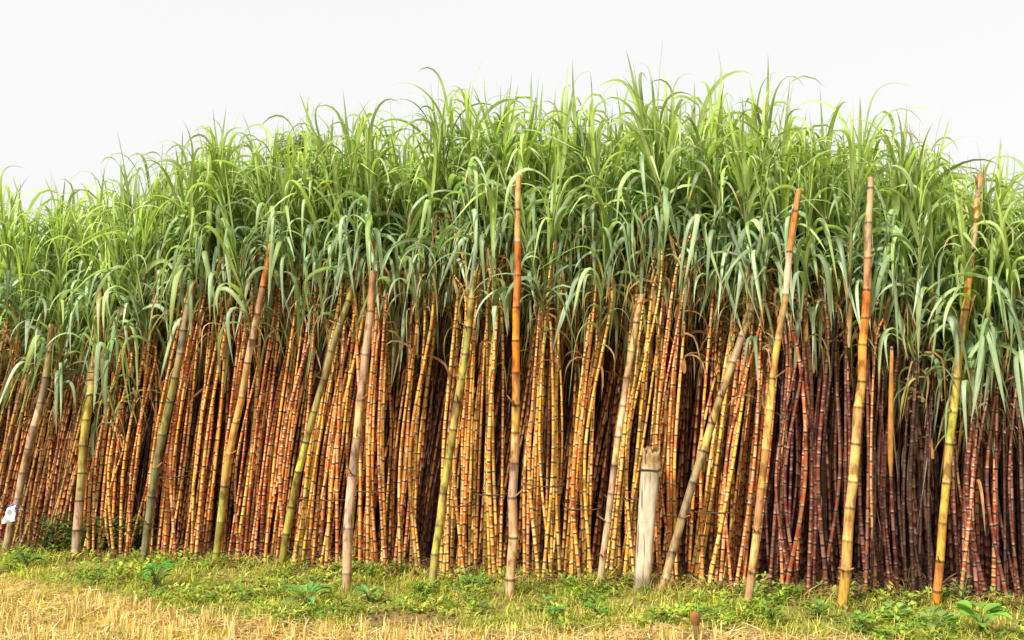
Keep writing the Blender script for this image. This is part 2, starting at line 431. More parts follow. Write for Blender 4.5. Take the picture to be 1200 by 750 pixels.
# ------------------------------------------------------------------ the field behind: uncountable rest
def merge_copies(items, arrs):
    V, Fc, C = [], [], []; n = 0
    for (k, R, t) in items:
        v, f, c = arrs[k]
        V.append(v @ R.T + t); Fc.append(f + n); C.append(c * rs.uniform(.8, 1.15)); n += len(v)
    return np.concatenate(V), np.concatenate(Fc), np.concatenate(C)
items_g = []; ms = MB()
rng = np.random.RandomState(55)
spots = []
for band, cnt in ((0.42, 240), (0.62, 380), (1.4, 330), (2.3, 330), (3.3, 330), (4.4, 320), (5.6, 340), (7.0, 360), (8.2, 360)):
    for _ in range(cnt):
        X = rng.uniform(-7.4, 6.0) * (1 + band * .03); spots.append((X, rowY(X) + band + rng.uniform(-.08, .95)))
for (X, Y) in spots:
    tip = tip_height(X / Y * rowY(X), Y) + rng.uniform(-0.75, 0.12) 
    z3 = tip - 1.32
    ln = rng.uniform(0.1, 0.5) if X < 2.2 else rng.uniform(-.05, .22)
    p = [np.array([X, Y, -.02]), np.array([X + ln * .35, Y, z3 * .4]), np.array([X + ln, Y + rng.normal(0, .08), z3])]
    pts = catmull(p, 20)
    px = 600 + F * X / Y
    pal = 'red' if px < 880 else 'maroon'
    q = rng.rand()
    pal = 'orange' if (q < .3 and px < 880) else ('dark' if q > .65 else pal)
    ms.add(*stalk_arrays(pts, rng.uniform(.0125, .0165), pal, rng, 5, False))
    items_g.append((rng.randint(14), orient(norm(pts[-1] - pts[-3]) * .5 + np.array([0, 0, .5]), rng.uniform(0, 6.28)) * rng.uniform(.82, 1.0), pts[-1]))
root = empty('sugarcane_field', (0, 9, 0)); tag(root, 'dense rows of sugarcane standing behind the tied front clumps', 'sugarcane field', kind='stuff')
def rest(name, arrs, mat):
    v, f, c = arrs; o = link(name, mesh_from(name, v - np.array([0, 9, 0]), f, c, mat), root); o['kind'] = 'stuff'
rest('stalks', ms.arrays(), M_STALK)
rest('leaves', merge_copies(items_g, green_arr), M_LEAF)
rest('dry_leaves', merge_copies(items_g, dry_arr), M_DRY)

# ------------------------------------------------------------------ bamboo poles
BAM = {'tan': (0.55, 0.38, 0.20), 'pink': (0.60, 0.40, 0.22), 'yellow': (0.64, 0.43, 0.11), 'gold': (0.66, 0.38, 0.09), 'orange': (0.82, 0.25, 0.02), 'brown': (0.42, 0.20, 0.07),
       'green': (0.34, 0.30, 0.06), 'lime': (0.46, 0.40, 0.08), 'olive': (0.42, 0.30, 0.06), 'grey': (0.36, 0.29, 0.16), 'moss': (0.22, 0.22, 0.09), 'white': (0.7, 0.55, 0.36)}
FEET = []
def bamboo(pix, rpx, cols, label, dy=0.0, nodes=0.27, topdy=0.15, seed=0, name='bamboo_pole'):
    """pix: photo points foot..top; rpx foot,top half width in px; cols [(frac,colour)]"""
    rng = np.random.RandomState(seed)
    g = gnd(*pix[0]); Y0 = min(g[1] + dy, rowY(g[0]) - .2)
    zt = [at(px, py, Y0)[2] for px, py in pix]
    P = [at(px, py, Y0 + topdy * (z / max(zt[-1], .1))) for (px, py), z in zip(pix, zt)]
    P[0][2] = -0.05; FEET.append((P[0][0], P[0][1]))
    pts = catmull(P, 30); L = arclen(pts); tot = L[-1]
    r0, r1 = rpx[0] * .74 * Y0 / F, rpx[1] * .78 * Y0 / F
    S, R, C = [], [], []
    s = -0.0; fr = [c[0] for c in cols]; cc = np.array([BAM[c[1]] for c in cols])
    off = rng.uniform(.05, .2); s = 0
    edges = [0.0]; e = off
    while e < tot - .04: edges.append(e); e += nodes * rng.uniform(.8, 1.2)
    edges.append(tot)
    for a, b in zip(edges[:-1], edges[1:]):
        g = (a + b) / 2 / tot
        col = np.array([np.interp(g, fr, cc[:, k]) for k in range(3)]) * rng.uniform(.78, 1.15) * np.array([1, rng.uniform(.88, 1.08), rng.uniform(.7, 1.3)])
        rr = r0 + (r1 - r0) * g
        col0 = col * rng.uniform(.2, .6)
        ln = b - a
        for ds, k, c in ((0, 1.03, col0), (.005, 1.075, col0 * .9), (.010, 1.01, col0 * 1.3), (.02, .985, col * 1.12 + .02), (.05, .97, col), (ln * .5, .965, col), (ln - .03, .985, col * .95), (ln - .012, 1.03, col * .85)):
            if ds < ln - .004: S.append(a + ds); R.append(rr * k); C.append(c)
    S.append(tot - .002); R.append(r1); C.append(cc[-1] * .75); S.append(tot - .001); R.append(r1 * .97); C.append(cc[-1] * .9)
    S.append(tot); R.append(r1 * .76); C.append(cc[-1] * .8); S.append(tot + 1); R.append(r1 * .72); C.append(cc[-1] * .12)
    order = np.argsort(S, kind='stable')
    S, R, C = np.array(S)[order], np.array(R)[order], np.array(C)[order]
    S[-1] += 0
    mb = MB(); pp = sample(pts, L, S)
    wn = rng.normal(0, .005, (len(edges), 2)); wob = np.stack([np.interp(S, edges, wn[:, 0]), np.interp(S, edges, wn[:, 1]), 0 * S], 1)
    root = empty(name, (P[0][0], P[0][1], 0))
    # avoid zero-length ring at the end
    Tn = norm(np.gradient(pts, axis=0)); T = norm(sample(Tn, L, S)); T[-4:] = T[-5]
    wob[-4:] = wob[-5]; pp[-1] = pp[-2] - T[-1] * 0.05
    v, f, c = tube(pp + wob, R, C, 14, T=T)
    mb.add(v - np.array([P[0][0], P[0][1], 0]), f, c)
    culm = mb.build('culm', M_BAMBOO, root)
    # a few snapped branch stubs on the nodes
    for k in range(rng.randint(2, 5)):
        e = edges[rng.randint(1, len(edges) - 1)]
        q = sample(pts, L, np.array([e]))[0] - np.array([P[0][0], P[0][1], 0]); a = rng.uniform(-2.6, -.5)
        dirv = np.array([math.cos(a), math.sin(a), rng.uniform(.3, .9)]); ln = rng.uniform(.03, .09)
        rr = r0 + (r1 - r0) * e / tot
        pts_ = np.stack([q + dirv * (rr * .6), q + dirv * (rr + ln)])
        m2 = MB(); m2.add(*tube(pts_, np.array([.008, .005]), BAM['brown'], 6)); m2.build('branch_stub', M_BAMBOO, root)
    tag(root, label, 'bamboo pole', 'bamboo poles propping the sugarcane')
    return P

bamboo([(4, 655), (30, 540), (52, 450), (62, 380)], (6, 5), [(0, 'tan'), (.4, 'tan'), (1, 'grey')], 'thin pale pole leaning right with a white rag tied near its foot', seed=1, topdy=.22)
bamboo([(88, 652), (101, 500), (112, 420), (120, 335)], (7.2, 5.4), [(0, 'grey'), (.2, 'tan'), (.35, 'lime'), (.7, 'olive'), (.85, 'gold'), (1, 'yellow')], 'thick olive green bamboo pole with a yellow orange top', seed=2, topdy=.3)
bamboo([(166, 655), (186, 535), (207, 430), (226, 335)], (6, 5.8), [(0, 'moss'), (.3, 'moss'), (.6, 'green'), (.8, 'grey'), (1, 'grey')], 'mossy grey weathered bamboo pole leaning right against narrow clumps', seed=3, topdy=.1)
bamboo([(251, 660), (268, 540), (293, 410), (318, 282)], (6, 4.8), [(0, 'green'), (.2, 'lime'), (.4, 'gold'), (.7, 'pink'), (.85, 'brown'), (1, 'orange')], 'amber bamboo pole leaning right with a pinkish brown upper half', seed=4, topdy=.04)
bamboo([(326, 672), (349, 558), (378, 445), (416, 330)], (6, 5), [(0, 'green'), (.4, 'lime'), (.8, 'moss'), (1, 'green')], 'slanting green bamboo pole curving right up to the leaves', seed=5, topdy=.1)
bamboo([(405, 693), (413, 560), (427, 430), (438, 318)], (8, 6), [(0, 'tan'), (.5, 'pink'), (.8, 'tan'), (1, 'brown')], 'thick smooth tan bamboo pole with faint nodes', seed=6, nodes=.38, topdy=.42)
bamboo([(505, 692), (521, 570), (540, 450), (556, 318)], (6.5, 6), [(0, 'lime'), (.4, 'lime'), (.75, 'green'), (1, 'lime')], 'bright lime green bamboo pole leaning slightly right', seed=7, nodes=.24, topdy=.42)
bamboo([(598, 700), (602, 540), (605, 400), (607, 205)], (8, 4.5), [(0, 'pink'), (.3, 'tan'), (.42, 'gold'), (.56, 'orange'), (.8, 'orange'), (.9, 'pink'), (1, 'gold')], 'tallest upright bamboo pole, pinkish below and vivid orange above', seed=8)
bamboo([(701, 668), (717, 570), (731, 470), (752, 345)], (5.5, 5), [(0, 'tan'), (.4, 'pink'), (1, 'pink')], 'thin pinkish bamboo pole leaning right among yellow canes', seed=9, dy=-.1, topdy=.22)
bamboo([(772, 692), (808, 580), (852, 445), (888, 330)], (7, 5.5), [(0, 'tan'), (.3, 'grey'), (.6, 'olive'), (.8, 'grey'), (1, 'grey')], 'steeply leaning weathered grey bamboo pole right of the broken post', seed=10, topdy=.22)
bamboo([(875, 716), (893, 560), (912, 400), (936, 222)], (6.5, 4.5), [(0, 'pink'), (.3, 'gold'), (.55, 'yellow'), (.7, 'yellow'), (.78, 'white'), (.85, 'orange'), (1, 'brown')], 'bent pale yellow bamboo pole with orange brown top above the leaves', seed=11, nodes=.3)
bamboo([(985, 716), (1003, 520), (1013, 390), (1020, 208)], (8.5, 5), [(0, 'gold'), (.3, 'yellow'), (.5, 'gold'), (.7, 'orange'), (.82, 'pink'), (1, 'tan')], 'straight thick golden bamboo pole with a pale broken top', seed=12, nodes=.24)
bamboo([(1096, 713), (1111, 540), (1128, 390), (1150, 204)], (6.5, 5), [(0, 'orange'), (.2, 'gold'), (.35, 'lime'), (.55, 'lime'), (.7, 'gold'), (.85, 'pink'), (1, 'brown')], 'mottled green and orange bamboo pole standing tallest at the dark end', seed=13, nodes=.25)

# orange dried sheath cane, thin dry sticks, bent cane
def stick(pix, r, col, label, name='dry_stick', cat='stick', group=None, dy=0.0, mat=None):
    g = gnd(*pix[0]); Y0 = g[1] + dy
    P = [at(px, py, Y0) for px, py in pix]; P[0][2] = -.02
    pts = catmull(P, 12); rr = np.linspace(r[0], r[1], len(pts))
    mb = MB(); mb.add(*tube(pts - np.array([P[0][0], P[0][1], 0]), rr, np.array(col), 7))
    o = mb.build(name, mat or M_BAMBOO); o.location = (P[0][0], P[0][1], 0)
    return tag(o, label, cat, group)
stick([(1048, 697), (1036, 640), (1022, 570)], (.004, .003), (.45, .33, .2), 'thin pale dry stick leaning left in the dark gap', dy=-.03, group='dry sticks in the dark gap')
stick([(1060, 698), (1078, 600), (1094, 480)], (.005, .003), (.34, .3, .22), 'long thin grey dry stick leaning right in the dark gap', dy=-.03, group='dry sticks in the dark gap')
stick([(1092, 664), (1120, 610), (1150, 560)], (.003, .002), (.35, .32, .42), 'thin bluish string slanting behind the mottled pole', dy=-.02, group='dry sticks in the dark gap')  # a bluish string, modelled as a thin stick
stick([(967, 712), (973, 700), (980, 690)], (.005, .003), (.6, .42, .2), 'short pale twig propped against the foot of the golden pole', dy=.02)
stick([(492, 706), (516, 700)], (.011, .009), (.72, .30, .08), 'short orange cane fragment lying on the dark soil bank', name='cane_fragment', cat='cane fragment', dy=0)
v = None
e = empty('dried_cane', tuple(row_at(1043)) + (0,)); e.location.y -= .12
Xd, Yd = row_at(1043); Yd -= .12; Xd = (1043 - 600) / F * Yd; e.location.x = Xd
pd = catmull([np.array([0, 0, -.02]), at(1044, 560, Yd) - np.array([Xd, Yd, 0]), at(1045, 400, Yd) - np.array([Xd, Yd, 0])], 30)
link('stalk', mesh_from('stalk', *stalk_arrays(pd, .014, 'maroon', np.random.RandomState(3)), M_STALK), e)
mb = MB(); sm = pd[31:]; sm = sm[::3]
k = len(sm); mb.add(*tube(sm, .030 * np.interp(np.linspace(0, 1, k), [0, .15, .7, 1], [.4, .75, .6, .4]), np.array((.48, .22, .05)), 8))
mb.build('sheath', M_DRY, e)
tag(e, 'dried cane wrapped in a bright orange sheath right of the golden pole', 'dried cane')

# ------------------------------------------------------------------ broken post
g = gnd(752, 694); Yp = g[1]
root = empty('broken_post', (g[0], Yp, 0))
rng = np.random.RandomState(5)
hs = np.concatenate([np.linspace(-.05, 1.02, 22), [1.025, 1.05, 1.09, 1.14]])
sides = 20
mb = MB()
th = np.linspace(0, 2 * math.pi, sides, endpoint=False)
sq = 1 / np.maximum(np.abs(np.cos(th)), np.abs(np.sin(th))) ** .75
jag = rng.uniform(-.06, .05, sides)
vs = []; cs = []
lx = (765 - 752) / F * Yp
for i, h in enumerate(hs):
    t = h / 1.14
    r = .063 + .011 * t
    if h > 1.02: r *= .93
    jr = 1 + .04 * np.sin(th * 5 + h * 3) + rng.normal(0, .012, sides)
    z = np.full(sides, h) + (jag * ((h - 1.02) / .12) if h > 1.02 else 0)
    vs.append(np.stack([lx * t + np.cos(th) * r * sq * jr, np.sin(th) * r * .75 * sq * jr, z], 1))
    c = np.array((.58, .49, .36)) * (1 if h > .12 else .6) if h < 1.02 else np.array((.42, .30, .15))
    cs.append(np.tile(c, (sides, 1)) * rng.uniform(.85, 1.1, (sides, 1)))
# hollow splintered mouth
vs.append(vs[-1] * np.array([1, 1, 1]) + 0); vs[-1] = vs[-1].copy(); cen = vs[-1].mean(0)
vs[-1][:, :2] = cen[:2] + (vs[-1][:, :2] - cen[:2]) * .6; vs[-1][:, 2] -= .03; cs.append(np.tile((.12, .07, .04), (sides, 1)))
v = np.concatenate(vs); n = len(vs)
i = np.arange(n - 1)[:, None] * sides; j = np.arange(sides)[None]; k = (j + 1) % sides
f = np.stack([i + j, i + k, i + sides + k, i + sides + j], -1).reshape(-1, 4)
tp = (n - 1) * sides; f = np.concatenate([f, [[tp, tp + a, tp + a + 1, tp + a + 2] for a in range(1, sides - 2, 2)]])
mb.add(v, f, np.concatenate(cs)); mb.build('post_body', M_POST, root)
th2 = np.linspace(0, 2 * math.pi, 40)
sq2 = 1 / np.maximum(np.abs(np.cos(th2)), np.abs(np.sin(th2))) ** .75
ring = np.stack([lx * .85 + np.cos(th2) * .078 * sq2, np.sin(th2) * .060 * sq2, .975 + .004 * np.sin(th2 * 2)], 1)
m2 = MB(); m2.add(*tube(ring, np.full(40, .006), np.array((.05, .035, .03)), 5, False, ref=(0, 0, 1))); m2.build('wire_band', M_TWINE, root)
tag(root, 'broken pale grey post with splintered top and dark wire band', 'post')

# short stake in the straw
g = gnd(818, 757)
root = empty('stake', (g[0], g[1], 0))
mb = MB(); pts = np.stack([np.linspace(.012, -.012, 8) + .003 * np.sin(np.arange(8)), np.zeros(8), np.linspace(-.03, .13, 8)], 1)
mb.add(*tube(pts, .02 + .002 * np.sin(np.arange(8) * 2.), np.array((.16, .11, .04)), 10)); mb.build('stake_body', M_BARK, root)
mb = MB(); pts = np.stack([np.linspace(-.012, -.02, 6), np.zeros(6), np.linspace(.13, .215, 6)], 1)
mb.add(*tube(pts, np.array([.020, .030, .034, .034, .031, .016]), np.array((.26, .13, .035)), 12)); mb.build('stake_head', M_BARK, root)
tag(root, 'short dark stake with an orange head standing in the straw', 'stake')

# white rag on the first pole
Yr = gnd(4, 655)[1] - .09
c0 = at(12, 603, Yr)
root = empty('rag', tuple(c0)); nu = 9
gu, gv = np.meshgrid(np.linspace(-1, 1, nu), np.linspace(-1, 1, nu))
r_ = np.random.RandomState(9)
x = gu * .056 * (1 + .25 * gv) - .012 * gv; z = -gv * .075 + .015 * gu
y = -.03 + .012 * np.sin(gu * 5) + .008 * np.cos(gv * 5) + .02 * gu ** 2
v = np.stack([x, y, z], -1).reshape(-1, 3)
idx = np.arange(nu * nu).reshape(nu, nu); f = np.stack([idx[:-1, :-1], idx[:-1, 1:], idx[1:, 1:], idx[1:, :-1]], -1).reshape(-1, 4)
v2 = v + np.array([0, .012, 0]); mb = MB()
mb.add(np.concatenate([v, v2]), np.concatenate([f, f[:, ::-1] + nu * nu]), np.array((.85, .84, .92)))
mb.build('rag_cloth', M_CLOTH, root)
mb = MB(); v = v * np.array([.8, .6, .3]) + np.array([.012, .02, .075]); mb.add(v, f, np.array((.16, .17, .40))); mb.build('rag_hem', M_CLOTH, root)
th = np.linspace(0, 2 * math.pi, 24); mb = MB()
mb.add(*tube(np.stack([.015 + .06 * np.cos(th), .07 + .06 * np.sin(th), .03 + 0 * th], 1), np.full(24, .004), np.array((.25, .25, .4)), 5, False, ref=(0, 0, 1))); mb.build('rag_tie', M_CLOTH, root)
tag(root, 'small white rag tied to the thin pale leaning pole', 'rag')

# ------------------------------------------------------------------ ground
def fbm(x, y, seed=0):
    r = np.random.RandomState(seed); out = 0; a = 1
    for o in range(4):
        for _ in range(3):
            k = r.uniform(-1, 1, 2) * 2.2 * 2 ** o; out = out + a * np.sin(k[0] * x + k[1] * y + r.uniform(0, 6.28))
        a *= .5
    return out / 4
def straw_line(X, Y):
    """>0 in the straw zone (towards the camera); metres"""
    px = 600 + F * X / np.maximum(Y, .5)
    yl = np.interp(px, [-400, 0, 150, 220, 400, 600, 850, 1000, 1200, 1600], [668, 674, 698, 720, 730, 735, 740, 752, 762, 770])
    Yl = EYE / np.tan(np.arctan((yl - 375) / F) - PITCH)
    return Yl - Y + .16 * fbm(X * 2.2, Y * 2.6, 17) + .06 * fbm(X * 9, Y * 7, 18)
def gz(X, Y):
    d = rowY(X) - Y
    h = .022 * fbm(X * 1.5, Y * 1.5, 3) + .008 * fbm(X * 8, Y * 8, 5)
    h = h + .03 * np.exp(-((d - .05) / .6) ** 2)
    h = h - .05 * np.exp(-((X + .75) / .55) ** 2 - ((Y - 6.45) / .14) ** 2)
    return h * np.clip(1.5 - np.abs(Y - 6) / 12, 0, 1)
xs = np.concatenate([[-2500, -600, -150, -40, -20, -12], np.linspace(-8, 7, 220), [12, 20, 40, 150, 600, 2500]])
ys = np.concatenate([[-2500, -400, -60, -12, -3, 1, 2.5], np.linspace(3.5, 10, 120), [11, 13, 17, 25, 60, 200, 800, 2500]])
gx, gy = np.meshgrid(xs, ys)
z = gz(gx, gy) - .005
idx = np.arange(gx.size).reshape(gx.shape)
f = np.stack([idx[:-1, :-1], idx[:-1, 1:], idx[1:, 1:], idx[1:, :-1]], -1).reshape(-1, 4)
sl = straw_line(gx, gy) + .12 * fbm(gx * 2, gy * 2, 8)
k = np.clip(sl / .25 + .5, 0, 1)[..., None]
inrow = np.clip((gy - rowY(gx) + .25) / .3, 0, 1)[..., None]
grass = np.array((.20, .17, .045)); straw = np.array((.40, .29, .075)); soil = np.array((.10, .055, .03))
c = grass * (1 - k) + straw * k
c = c * (1 - inrow) + soil * inrow
bank = np.exp(-((gx + .75) / .6) ** 2 - ((gy - 6.5) / .16) ** 2)[..., None]
c = c * (1 - bank) + np.array((.17, .085, .05)) * bank
M_GROUND = mat_tint('ground_soil', rough=.95, spec=.1, nscale=16, nlo=.55, nhi=1.35, bump=.8)
go = link('ground', mesh_from('ground', np.stack([gx, gy, z], -1).reshape(-1, 3), f, c.reshape(-1, 3), M_GROUND)); tag(go, kind='structure')

# ---- ground cover, all vectorised blades: each blade = 3 quads strip
def blades(P, phi, a0, a1, L, Wd, C, seg=3, taper=1.0, tip=0.05, phs=None):
    n = len(P); s = np.linspace(0, 1, seg + 1)
    a = a0[:, None] + (a1 - a0)[:, None] * s[None] ** 1.3
    d = np.stack([np.sin(a) * np.cos(phi)[:, None], np.sin(a) * np.sin(phi)[:, None], np.cos(a)], -1)
    st = (d[:, :-1] + d[:, 1:]) / 2 * (L / seg)[:, None, None]
    pts = P[:, None] + np.concatenate([np.zeros((n, 1, 3)), np.cumsum(st, 1)], 1)
    ps = phi if phs is None else phs
    side = np.stack([-np.sin(ps), np.cos(ps), np.zeros(n)], -1)[:, None]
    if taper == 'leaf': w = np.sin(np.clip(s, 0.04, .97) * math.pi) ** .7
    else: w = np.clip(1 - s ** 2 * taper, tip, 1)
    w = w[None, :, None] * Wd[:, None, None] * .5
    v = np.stack([pts - side * w, pts + side * w], 2).reshape(-1, 3)
    b = np.arange(n)[:, None] * (seg + 1) * 2 + np.arange(seg)[None] * 2
    f = np.stack([b, b + 1, b + 3, b + 2], -1).reshape(-1, 4)
    return v, f, np.repeat(C, (seg + 1) * 2, axis=0)
def onground(X, Y, dz=0): return np.stack([X, Y, gz(X, Y) - .005 + dz], 1)
rad = np.radians
r = np.random.RandomState(77)
def scatter(n, y0, y1, cond):
    out = []
    while sum(len(o) for o in out) < n:
        Y = r.uniform(y0, y1, 4000); X = r.uniform(-1, 1, 4000) * .64 * Y
        k = r.rand(4000) < cond(X, Y) * (1 - .93 * np.clip(1.6 * np.exp(-((X + .72) / .42) ** 2 - ((Y - 6.5) / .12) ** 2), 0, 1) * (y1 != 8.6)); out.append(np.stack([X[k], Y[k]], 1))
    o = np.concatenate(out)[:n]; return o[:, 0], o[:, 1]
def colmix(n, cols, ps=None, lo=.7, hi=1.25):
    c = np.array(cols)[r.choice(len(cols), n, p=ps)]; return c * r.uniform(lo, hi, (n, 1))
def front(X, Y): return rowY(X) - Y        # metres in front of the row

# green grass
n = 21000
X, Y = scatter(n, 5.0, 9.0, lambda X, Y: np.clip(.9 - straw_line(X, Y) * 5,   .30 * (fbm(X * 2.5, Y * 4, 41) > .15) + .22 * (X < -1.8) + .05, 1) * (front(X, Y) > -.25) * (.35 + .65 * (fbm(X * 3, Y * 3, 21) > -.15)) * (1 - .9 * np.exp(-((X + .75) / .5) ** 2 - ((Y - 6.5) / .13) ** 2)))
mb = MB(); mb.add(*blades(onground(X, Y), r.uniform(0, 6.28, n), rad(r.uniform(5, 40, n)), rad(r.uniform(40, 120, n)), r.uniform(.04, .12, n), r.uniform(.004, .008, n), colmix(n, [(.42, .46, .05), (.26, .36, .04), (.54, .50, .07), (.6, .46, .14)], [.34, .26, .26, .14])))
tag(mb.build('grass', M_WEED), 'short green grass at the foot of the sugarcane', 'grass', kind='stuff')
# low weeds: rosettes of small leaves
nr = 1250
X, Y = scatter(nr, 5.2, 8.9, lambda X, Y: np.clip(.9 - straw_line(X, Y) * 6, 0, 1) * (front(X, Y) > -.1) * (.12 + .88 * (fbm(X * 2.4, Y * 2.4, 31) > .02)) * (1 - .95 * np.exp(-((X + .75) / .5) ** 2 - ((Y - 6.5) / .14) ** 2)))
m = 9; base = np.repeat(onground(X, Y), m, 0); n = nr * m
hh = np.repeat(r.uniform(.02, .11, nr), m) * r.uniform(.3, 1, n); ph = r.uniform(0, 6.28, n); rr = r.uniform(0, .05, n)
base = base + np.stack([np.cos(ph) * rr, np.sin(ph) * rr, hh], 1)
cc = np.repeat(colmix(nr, [(.20, .38, .05), (.36, .46, .06), (.16, .26, .05), (.44, .46, .09)], None), m, 0) * r.uniform(.8, 1.2, (n, 1))
mb = MB(); mb.add(*blades(base, ph, rad(r.uniform(35, 80, n)), rad(r.uniform(70, 120, n)), r.uniform(.03, .07, n), r.uniform(.012, .028, n), cc, 3, 'leaf'))
tag(mb.build('ground_weeds', M_WEED), 'low leafy green weeds spreading between cane feet and straw', 'weeds', kind='stuff')
# tufts round the pole feet
m = 70; n = len(FEET) * m; ft = np.repeat(np.array(FEET), m, 0) + r.normal(0, .075, (n, 2)) - np.array([0, .04])
mb = MB(); mb.add(*blades(onground(ft[:, 0], ft[:, 1]), r.uniform(0, 6.28, n), rad(r.uniform(3, 35, n)), rad(r.uniform(25, 110, n)), r.uniform(.06, .17, n), r.uniform(.005, .010, n), colmix(n, [(.38, .42, .05), (.24, .33, .04), (.58, .46, .14), (.34, .22, .08)], None)))
tag(mb.build('grass_tufts', M_WEED), 'longer grass growing round the feet of the bamboo poles', 'grass', kind='stuff')
# clods and soil crumbs
n = 1500; X, Y = scatter(n, 5.2, 8.6, lambda X, Y: .25 + 3 * np.exp(-((X + .75) / .6) ** 2 - ((Y - 6.5) / .16) ** 2))
oc = np.array([[1, 0, 0], [0, 1, 0], [-1, 0, 0], [0, -1, 0], [.2, .1, 1], [0, 0, -1.]]); of = np.array([[0, 1, 4, 4], [1, 2, 4, 4], [2, 3, 4, 4], [3, 0, 4, 4], [1, 0, 5, 5], [2, 1, 5, 5], [3, 2, 5, 5], [0, 3, 5, 5]])[:, :3]
sz = r.uniform(.006, .02, (n, 1, 1)) ; v = onground(X, Y)[:, None] + oc[None] * sz * r.uniform(.6, 1.3, (n, 6, 3))
mb = MB(); mb.add(v.reshape(-1, 3), (of[None] + 6 * np.arange(n)[:, None, None]).reshape(-1, 3), np.repeat(colmix(n, [(.16, .09, .05), (.22, .13, .07), (.1, .06, .035)], None), 6, 0))
tag(mb.build('soil_clods', M_GROUND, smooth=False), 'small brown soil clods scattered on the ground', 'soil', kind='stuff')
# dry short grass
n = 16000
X, Y = scatter(n, 5.0, 8.9, lambda X, Y: np.clip(.35 + straw_line(X, Y) * 3, .05, 1) * (front(X, Y) > -.1))
mb = MB(); mb.add(*blades(onground(X, Y), r.uniform(0, 6.28, n), rad(r.uniform(15, 80, n)), rad(r.uniform(60, 110, n)), r.uniform(.03, .11, n), r.uniform(.003, .007, n), colmix(n, [(.60, .42, .10), (.52, .40, .07), (.68, .50, .16), (.38, .38, .07)], [.35, .28, .22, .15])))
tag(mb.build('dry_grass', M_STRAW), 'short yellow dry grass on the near ground', 'dry grass', kind='stuff')
# stubble in tufts
nt_ = 330
X, Y = scatter(nt_, 4.9, 6.9, lambda X, Y: (straw_line(X, Y) > .22) * 1.0)
X = np.round(X / .16) * .16 + r.normal(0, .035, nt_)
m = 11; base = np.repeat(onground(X, Y), m, 0); n = nt_ * m
base[:, :2] += r.normal(0, .022, (n, 2))
mb = MB(); mb.add(*blades(base, r.uniform(0, 6.28, n), rad(np.abs(r.normal(0, 9, n))), rad(np.abs(r.normal(4, 12, n))), r.uniform(.03, .15, n), r.uniform(.005, .009, n), colmix(n, [(.70, .50, .16), (.78, .60, .24), (.5, .33, .09)], [.45, .35, .2]), 2, .25, phs=r.normal(-math.pi / 2, .8, n)))
tag(mb.build('stubble', M_STRAW), 'upright cut straw stubble on the nearest ground', 'stubble', kind='stuff')
# lying straw
n = 5200
X, Y = scatter(n, 4.9, 7.6, lambda X, Y: np.clip(.1 + straw_line(X, Y) * 5, .012, 1) * (.4 + .6 * np.clip((X - .3) / 1.2, 0, 1)))
mb = MB(); mb.add(*blades(onground(X, Y, .012) + np.array([0, 0, 1]) * r.uniform(0, .03, (n, 1)), r.uniform(0, 6.28, n), rad(r.uniform(78, 95, n)), rad(r.uniform(82, 98, n)), r.uniform(.06, .24, n), r.uniform(.005, .011, n), colmix(n, [(.66, .46, .24), (.58, .38, .15), (.7, .55, .32), (.34, .2, .1)], [.35, .3, .2, .15]), 2, .2))
tag(mb.build('straw_litter', M_STRAW), 'loose dry straw lying across the near ground', 'straw', kind='stuff')
# cane trash at the feet of the clumps
n = 2600
X, Y = scatter(n, 6.2, 9.6, lambda X, Y: 1.0 * (np.abs(front(X, Y) + .25) < .5))
mb = MB(); mb.add(*blades(onground(X, Y, .01), r.uniform(0, 6.28, n), rad(r.uniform(50, 95, n)), rad(r.uniform(80, 100, n)), r.uniform(.08, .3, n), r.uniform(.01, .022, n), colmix(n, [(.30, .17, .07), (.2, .1, .05), (.4, .27, .13)], None), 3, .8))
tag(mb.build('fallen_cane_leaves', M_DRY), 'brown fallen cane leaves lying round the cane feet', 'fallen leaves', kind='stuff')

# ---- broad-leaved plants one can count
def plant(px, py, h, nl, lw, ll, col, label, seed, up=0.5, name='weed_plant'):
    r = np.random.RandomState(seed)
    g = gnd(px, py); root = empty(name, (g[0], g[1], gz(g[0], g[1]) - .005))
    st = MB(); lf = MB()
    for i in range(nl):
        ph = i * 2.4 + r.uniform(-.4, .4); hh = h * r.uniform(.4, 1)
        rr = h * up * r.uniform(.3, 1.0)
        tip = np.array([math.cos(ph) * rr, math.sin(ph) * rr, hh])
        pts = catmull([np.zeros(3), tip * np.array([.35, .35, .65]), tip], 4)
        st.add(*tube(pts, np.linspace(.004, .0022, len(pts)), np.array((.16, .22, .06)), 5))
        L = ll * r.uniform(.7, 1.15); Wd = lw * r.uniform(.75, 1.15)
        seg = 6; s = np.linspace(0, 1, seg + 1)
        a = rad(r.uniform(55, 80)) + s * rad(r.uniform(15, 60))
        d = np.stack([np.sin(a) * math.cos(ph), np.sin(a) * math.sin(ph), np.cos(a)], 1)
        P = tip + np.concatenate([[np.zeros(3)], np.cumsum(d[:-1] * L / seg, 0)])
        side = np.array([-math.sin(ph), math.cos(ph), 0]); nrm = np.cross(side, d)
        w = (np.sin(np.clip(s ** .75, 0.05, .985) * math.pi) ** .75 * Wd / 2)[:, None]
        v = np.stack([P - side * w - nrm * w * .35, P - side * w * .5 - nrm * w * .1, P, P + side * w * .5 - nrm * w * .1, P + side * w - nrm * w * .35], 1).reshape(-1, 3)
        b = np.arange(seg)[:, None] * 5 + np.arange(4)[None]
        f = np.stack([b, b + 1, b + 6, b + 5], -1).reshape(-1, 4)
        lf.add(v, f, np.array(col) * r.uniform(.75, 1.25))
    st.build('stems', M_WEED, root); lf.build('leaves', M_WEED, root)
    tag(root, label, 'weed', 'broad-leaved weeds')
GL = (.20, .38, .06); PG = (.24, .38, .11); BGc = (.15, .30, .08)
